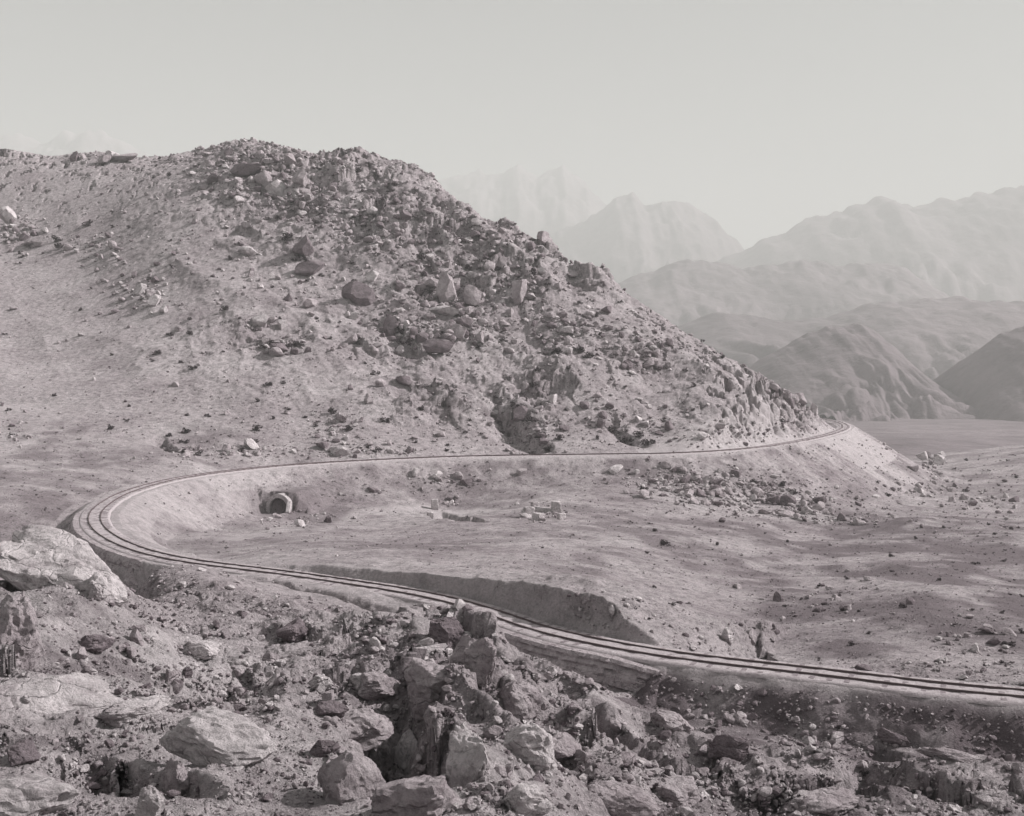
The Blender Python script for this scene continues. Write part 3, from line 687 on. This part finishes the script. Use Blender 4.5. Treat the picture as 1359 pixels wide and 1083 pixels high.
# crags on the hill
for q in [(345,430,13,0,1.1,.9,1.0,'pale round boulder alone on the slope with a black shadow'),(205,400,11,0,1,.9,.9,'middle of three pale boulders on the left slope'),(186,385,11,0,1,.9,.9,'upper of three pale boulders on the left slope'),(218,411,9,0,1,.9,.9,'lower of three pale boulders on the left slope'),
          (592,392,22,1,.9,.9,1.2,'square crag, left of the twin pair on the slope'),(628,400,17,1,.9,.8,1.2,'square crag, right of the twin pair on the slope'),(690,392,17,1,.9,.8,1.2,'dark-faced square crag right of the twin pair'),(596,410,22,0,1.4,.6,.4,'flat pale shelf under the twin square crags'),
          (478,392,22,2,1.3,.8,.8,'dark crag on the middle slope left of the twins'),(405,330,18,2,1.2,.8,1.0,'tall dark crag beneath the crest'),(410,355,20,2,1.4,.8,.6,'dark wide ledge beneath the tall dark crag'),(332,335,12,0,1.3,.9,.7,'pale flat boulder left of the tall dark crag'),
          (368,255,15,0,1,.9,1,'pale rounded boulder in the crest crags'),(352,242,14,1,1.1,.9,1,'grey crag left in the crest crags'),(400,240,16,1,1,.9,1,'upright grey crag right in the crest crags'),(330,225,18,2,1.8,.8,.6,'long dark ledge below the summit'),
          (385,215,14,1,1,.9,.9,'grey boulder just under the summit'),(520,442,17,2,.8,.8,1.2,'dark crag at the head of the curved gully'),(585,462,18,2,1.5,.8,.8,'dark ledge below the twin square crags'),(610,445,14,1,1,.8,1.1,'grey crag under the right twin'),
          (1060,532,11,1,1.2,.8,1,'larger crag of the rocky nose above the far curve'),(1048,538,8,2,1.2,.8,1,'dark crag left on the rocky nose'),(1081,548,8,0,.8,.8,1.3,'upright stone at the tip of the rocky nose'),
          (160,208,16,1,1.8,.8,.5,'long low crag on the left skyline'),(140,212,10,1,1.2,.8,.7,'small crag left of the long skyline crag'),(12,290,14,0,1,.9,1,'pale block high at the left edge'),(48,322,12,1,1.2,.8,.9,'grey block in the left edge outcrop'),
          (370,462,14,2,1.4,.9,.7,'dark rock among the shrub clump under the round boulder'),(690,550,12,2,1.2,.8,1,'dark rock at the head of the deep gully'),(1225,607,8,0,1.2,.8,1,'pale stone on the spur past the far curve'),(1245,612,9,0,1.2,.8,.9,'pale end stone of the spur past the far curve'),
          (1187,590,9,2,1.2,.8,.8,'dark stone at the top of the spur past the far curve'),
          (967,850,13,0,.8,.8,1.2,'left of two pale stumps beyond the near track'),(996,850,12,1,.7,.8,1.4,'right of two pale stumps beyond the near track'),
          (1030,665,10,2,1.4,.8,.8,'dark rock in the dumped rock bank'),(945,662,6,0,1.2,.9,.8,'pale rock in the dumped rock bank')]:
    boulder(q[0], q[1]+q[2]*.4, q[2], q[3], q[4], q[5], q[6], random.uniform(-.5,.5), (random.uniform(-.1,.1),)*2, q[7], sub=4, sink=.15)
# ruined blocks on the loop floor
blk = []
def block(px, py, w, hgt, ln, rz, label):
    h = hit(px, py); x, y, z = h
    v, f = ICO[3]; v = v.copy(); m = np.abs(v).max(1)[:,None]; v = v/m*(1-.05*np.random.RandomState(int(px)).rand(*m.shape))
    v = np.sign(v)*np.abs(v)**.9*[w/2, ln/2, hgt/2]
    o = mesh_np('stone_block', v, f, M_ROCK[0], True); o.data.set_sharp_from_angle(angle=R(35))
    o.location = (x, y, float(gz(x,y))+hgt*.42); o.rotation_euler = (random.uniform(-.08,.08), random.uniform(-.08,.08), rz)
    tag(o, label, 'stone block', 'ruined stone blocks on the loop floor')
block(702,685,1.3,1.3,1.2,.3,'left pale block of the ruin on the loop floor')
block(715,691,1.2,1.0,1.2,.8,'pale block nearest the track in the ruin')
block(738,680,1.2,1.6,1.0,.1,'tall right pale block of the ruin on the loop floor')
block(722,680,3.2,.7,.7,-.4,'long flat lintel stone across the ruin')
block(745,689,.9,.8,.9,.4,'small pale block right of the ruin')
block(710,674,1.0,.9,.9,.4,'pale block at the back of the ruin')
block(577,676,1.0,1.6,.9,.2,'upright pale post stone at the head of the long dark ditch')
block(571,686,.9,.7,.9,.2,'dark low block left of the long dark ditch')
# the rest, by weighted clusters
cnt = 0; wts = [c[4] for c in CLUST]
while cnt < 235:
    if cnt < 150: c = random.choices(CLUST, wts)[0]; px, py = random.gauss(c[0], c[2]*.7), random.gauss(c[1], c[3]*.7)
    elif cnt < 195: px, py = random.uniform(150, 1000), random.uniform(200, 600)
    else: px, py = random.uniform(0, 1359), random.uniform(760, 1083)
    h = hit(px, py)
    if not h or not (0 < px < 1359): continue
    y = h[1]; rp = psize(5.5, 15, 2.4)*(1.25 if y < 60 else .9)
    if 60 < y < 175: rp = psize(2.6, 5.5, 2.4)
    if abs(sd_at(h[0], h[1])) < 5 or (px < 470 and 640 < py < 740): continue
    if boulder(px, py, rp, rtone(), random.uniform(.8,1.4), random.uniform(.7,1.1), random.uniform(.5,1.05), sub=3 if y > 60 else 4): cnt += 1

# ------------------------------------------------------------------ retaining walls, culvert
def wall(name, a0, a1, off, hgt, label, lean=.25):
    i0, i1 = int(min(a0,a1)/.5), int(max(a0,a1)/.5); nn = max(2, (i1-i0)*5); us = np.linspace(i0, i1, nn); nh = 18
    t = np.linspace(0,1,nh); V = np.zeros((nn, nh*1+4, 3)); 
    lx = np.interp(us, np.arange(len(LINE)), LINE[:,0]); ly = np.interp(us, np.arange(len(LINE)), LINE[:,1])
    nx = np.interp(us, np.arange(len(LINE)), NOR[:,0]); ny_ = np.interp(us, np.arange(len(LINE)), NOR[:,1])
    e = np.minimum(1, np.minimum(us-i0, i1-us)/5.0); 
    prof = [(-.5,-.5),(-.5,.03)]
    for k in range(nh): prof.append((lean*hgt*t[k], .03-hgt*t[k]))
    for j, (o_, z_) in enumerate(prof):
        course = int(abs(z_)/.24); cell = _h((us*.5/.45+course*.37).astype(np.int64), np.full(nn, course), 5)
        d = o_+(cell*.16 if j > 1 else 0)+(0 if j < 2 else (.05 if (abs(z_)/.24)%1 > .3 else -.06))
        V[:,j,0] = lx+nx*(off+d); V[:,j,1] = ly+ny_*(off+d); V[:,j,2] = z_*(1 if z_ > 0 else 1)-(1-e)*.25
    V = V[:,:len(prof)]
    o = mesh_np(name, V.reshape(-1,3), grid_faces(nn, len(prof)), M_ROCK[1], False)
    tag(o, label, 'retaining wall'); return o
wall('retaining_wall', A_B0+1, A_B1-1, 1.85, 3.4, 'dark dry-stone retaining wall round the outside of the sharp bend')
wall('retaining_wall', A_W-.5, A_C1-4, 1.85, 2.4, 'dry-stone retaining wall below the track in front of the cutting')

cu = bpy.data.objects.new('culvert', None); C.objects.link(cu); h = hit(369, 678)
tag(cu, 'arched stone culvert with a black mouth in the inner embankment', 'culvert')
cu.location = CULV[:3]; cu.rotation_euler = (0, 0, CULV[3])
# local: -y faces out; arch radius
Ri, Ro, dep, leg = 1.35, 1.9, 3.2, .5
ang = np.linspace(0, math.pi, 33)
def archpts(r): 
    p = [(r, -.9)]+[(r*math.cos(t), leg+r*math.sin(t)) for t in ang]+[(-r, -.9)]
    return np.array(p)
ip, op = archpts(Ri), archpts(Ro); m = len(ip); v = []
for (pp, yv) in ((ip,-.35),(op,-.35),(op,.9),(ip,.9)): v += [(q[0], yv, q[1]) for q in pp]
f = []
for r_ in range(4):
    for k in range(m-1): a_, b_ = r_*m+k, ((r_+1)%4)*m+k; f.append((a_, b_, b_+1, a_+1))
mesh_np('arch_ring', v, f, M_MASON, False, cu)
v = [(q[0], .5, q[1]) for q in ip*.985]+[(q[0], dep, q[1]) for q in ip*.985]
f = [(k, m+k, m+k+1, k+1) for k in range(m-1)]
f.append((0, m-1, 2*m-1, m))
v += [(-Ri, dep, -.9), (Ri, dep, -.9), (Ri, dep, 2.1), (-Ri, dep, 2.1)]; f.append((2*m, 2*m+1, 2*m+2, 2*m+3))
mesh_np('barrel', v, f, M_LINING_SHADE, True, cu)
for sgn in (1,):
    x0 = sgn*(Ri+.05)
    v = []
    for y_, zt in ((-.3, 1.5),(-1.2, .9),(-2.0,.3)):
        xx = x0+sgn*(-.3-y_)*.45
        v += [(xx, y_, -1.2),(xx+sgn*.5, y_, -1.2),(xx+sgn*.5, y_, zt),(xx, y_, zt)]
    f = []
    for r_ in range(2):
        for k in range(4): f.append((r_*4+k, r_*4+(k+1)%4, r_*4+4+(k+1)%4, r_*4+4+k))
    f += [(0,1,2,3),(8,9,10,11)]
    mesh_np('wing_wall', v, f, M_MASON, False, cu)

# ------------------------------------------------------------------ shrubs
def shrub_mesh(seed, nleaf=260, ls=.13):
    rs = np.random.RandomState(seed); lob = rs.normal(size=(6,3))*[.42,.42,.22]+[0,0,.45]
    c = lob[rs.randint(0,6,nleaf)]; d = rs.normal(size=(nleaf,3)); d /= np.linalg.norm(d,axis=1)[:,None]
    p = c+d*rs.uniform(.25,.45,(nleaf,1))*[1,1,.75]; p[:,2] = np.abs(p[:,2])
    u = rs.normal(size=(nleaf,3)); u /= np.linalg.norm(u,axis=1)[:,None]; w = np.cross(u, rs.normal(size=(nleaf,3))); w /= np.linalg.norm(w,axis=1)[:,None]
    s = rs.uniform(.6,1.4,(nleaf,1))*ls
    return np.stack([p-u*s, p+w*s*.7, p+u*s, p-w*s*.7],1).reshape(-1,3), np.arange(nleaf*4).reshape(-1,4)
SH = [shrub_mesh(i) for i in range(6)]; SHM = []
for v, f in SH:
    t = mesh_np('leaves', v, f, M_SHRUB, False); SHM.append(t.data); bpy.data.objects.remove(t)
tw = []
for i in range(7):
    a_ = i*.9; tw.append(((0,0,-.1),(math.cos(a_)*.35,math.sin(a_)*.35,.55)))
v, f = [], []
for (p0, p1) in tw:
    b0 = len(v)
    for q, w_ in ((p0,.035),(p1,.012)):
        for k in range(4): v.append((q[0]+w_*math.cos(k*1.57), q[1]+w_*math.sin(k*1.57), q[2]))
    for k in range(4): f.append((b0+k, b0+(k+1)%4, b0+4+(k+1)%4, b0+4+k))
t = mesh_np('stems', v, f, M_TWIG, False); TWM = t.data; bpy.data.objects.remove(t)
def shrub(px, py, rpx):
    h = hit(px, py)
    if not h: return False
    x, y, z = h; r = rpx*y/F
    if abs(sd_at(x, y)) < 3+r: return False
    e = bpy.data.objects.new('shrub', None); C.objects.link(e)
    e.location = (x, y, float(gz(x,y))-.05*r); e.rotation_euler = (0,0,random.uniform(0,6.3)); e.scale = (r*1.1, r*1.1, r*random.uniform(.8,1.15))
    a_ = bpy.data.objects.new('leaves', random.choice(SHM)); C.objects.link(a_); a_.parent = e
    b_ = bpy.data.objects.new('stems', TWM); C.objects.link(b_); b_.parent = e
    best = min(LM, key=lambda q: math.hypot(q[0][0]-px, (q[0][1]-py)*1.2))
    size = 'tiny' if rpx < 4 else ('small' if rpx < 6.5 else 'bushy')
    lab = f"{size} dark shrub {direction(px-best[0][0], py-best[0][1])} {best[1]}"
    tag(e, lab, 'shrub', 'dark shrubs dotted over the slopes'); return True
for px, py, r_ in [(360,458,8),(378,462,9),(392,460,8),(348,462,6),(690,545,9),(705,560,10),(718,580,10),(728,596,8),(680,538,6),(815,575,9),(830,588,9),(848,580,8),(860,590,8),(440,548,7),(455,560,7),(462,572,7),(265,605,6),(245,602,6),(500,600,6),(545,598,5),(320,600,5),(530,440,9),(545,455,8),(470,380,9),(740,470,7),(770,468,8),(780,475,8),(1040,645,6),(1055,655,6),(1000,640,5),(380,320,7),(395,345,8),(560,345,8),(650,350,7),(1085,545,5),(225,580,5)]: shrub(px, py, r_)
k = 0
while k < 250:
    if k < 130: px, py = random.uniform(200, 1050), random.uniform(210, 600)
    elif k < 150: px, py = random.uniform(0, 250), random.uniform(230, 600)
    elif k < 185: px, py = random.uniform(850, 1359), random.uniform(610, 860)
    else: px, py = random.uniform(0, 1359), random.uniform(800, 1083)
    h = hit(px, py)
    if not h: continue
    if h[1] > 180 and random.random() > .2+cover(CRAG, h[0], h[1]): continue
    if shrub(px, py, psize(3.0, 8 if h[1] > 60 else 14, 2.2)): k += 1
# ground cover: dry tufts and low scrub
tv, tf = Heap(), None
SMALL = [shrub_mesh(50+i, 26, .26) for i in range(6)]
hp = Heap(); hp2 = Heap()
for _ in range(21000):
    px, py = random.uniform(-30, 1390), random.choices((random.uniform(195,600), random.uniform(600,900), random.uniform(860,1110)), (.42,.42,.16))[0]
    h = hit(px, py)
    if not h: continue
    x, y, z = h
    if abs(sd_at(x, y)) < 3.2: continue
    dn = .25+cover(scr_shade, x, y)*1.3
    if y > 180: dn *= .15+1.5*cover(CRAG, x, y)
    if random.random() > dn: continue
    r = psize(1.1, 4.2 if y < 180 else 5, 2.4)*y/F*(.8 if 60 < y < 180 else 1)
    v, f = random.choice(SMALL); c, s_ = math.cos(random.random()*6.3), 0
    an = random.random()*6.3; cc, ss = math.cos(an)*r, math.sin(an)*r
    q = np.stack([v[:,0]*cc-v[:,1]*ss+x, v[:,0]*ss+v[:,1]*cc+y, v[:,2]*r*.8+float(gz(x,y))-.05*r],1)
    (hp if random.random() < .45 else hp2).add(q, f)
for hh, mm, lb in ((hp, M_SHRUB, 'low dark scrub covering the slopes'), (hp2, M_TUFT, 'dry tufts covering the loop floor and slopes')):
    o = mesh_np('scrub', np.concatenate(hh.v), np.concatenate(hh.f), mm, False); tag(o, lb, 'scrub', kind='stuff')

# ------------------------------------------------------------------ air
M_HZ = bpy.data.materials.new('haze_air'); M_HZ.use_nodes = True; nt = M_HZ.node_tree; nt.nodes.clear()
out = nt.nodes.new('ShaderNodeOutputMaterial'); pv = nt.nodes.new('ShaderNodeVolumePrincipled')
pv.inputs['Color'].default_value = (.915,.93,.91,1); pv.inputs['Density'].default_value = .00031; pv.inputs['Anisotropy'].default_value = .0
nt.links.new(pv.outputs[0], out.inputs['Volume'])
hz = mesh_np('haze', box*[12000, 9500, 660]+[0, 900, 600], bf, M_HZ, False); tag(hz, 'thin pale haze veiling the far mountains', 'haze', kind='stuff')

# ------------------------------------------------------------------ light, sky, camera
SUN_EL, SUN_AZ = R(35), math.atan2(.98, .17)       # azimuth from +Y towards +X
w = bpy.data.worlds.new('World'); bpy.context.scene.world = w; w.use_nodes = True; nt = w.node_tree
bg = nt.nodes['Background']; sky = nt.nodes.new('ShaderNodeTexSky'); sky.sky_type = 'NISHITA'; sky.sun_disc = False
sky.sun_elevation = SUN_EL; sky.sun_rotation = SUN_AZ; sky.dust_density = 4.0; sky.air_density = 1.0
hs = nt.nodes.new('ShaderNodeHueSaturation'); hs.inputs['Saturation'].default_value = .06
nt.links.new(sky.outputs[0], hs.inputs['Color']); nt.links.new(mix(nt, hs.outputs[0], (.77,.78,.77), 1.0, 'MULTIPLY'), bg.inputs['Color']); bg.inputs['Strength'].default_value = .05
sl_ = bpy.data.lights.new('sun', 'SUN'); sl_.energy = 5.0; sl_.angle = R(.6); sl_.color = (1,.975,.955)
so = bpy.data.objects.new('sun', sl_); C.objects.link(so)
dv = Vector((math.sin(SUN_AZ)*math.cos(SUN_EL), math.cos(SUN_AZ)*math.cos(SUN_EL), math.sin(SUN_EL)))
so.rotation_euler = (-dv).to_track_quat('-Z', 'Y').to_euler()
cam = bpy.data.cameras.new('camera'); cam.sensor_width = 36; cam.lens = 36*F/1359; cam.clip_end = 40000; cam.clip_start = .1
co = bpy.data.objects.new('camera', cam); C.objects.link(co); co.location = (0,0,CAMZ); co.rotation_euler = (R(90)-PITCH, 0, 0)
sc = bpy.context.scene; sc.camera = co
sc.view_settings.view_transform = 'Standard'; sc.view_settings.look = 'None'; sc.view_settings.exposure = .72; sc.view_settings.gamma = 1
sc.cycles.max_bounces = 4; sc.cycles.diffuse_bounces = 1; sc.cycles.volume_bounces = 1; sc.cycles.use_denoising = True
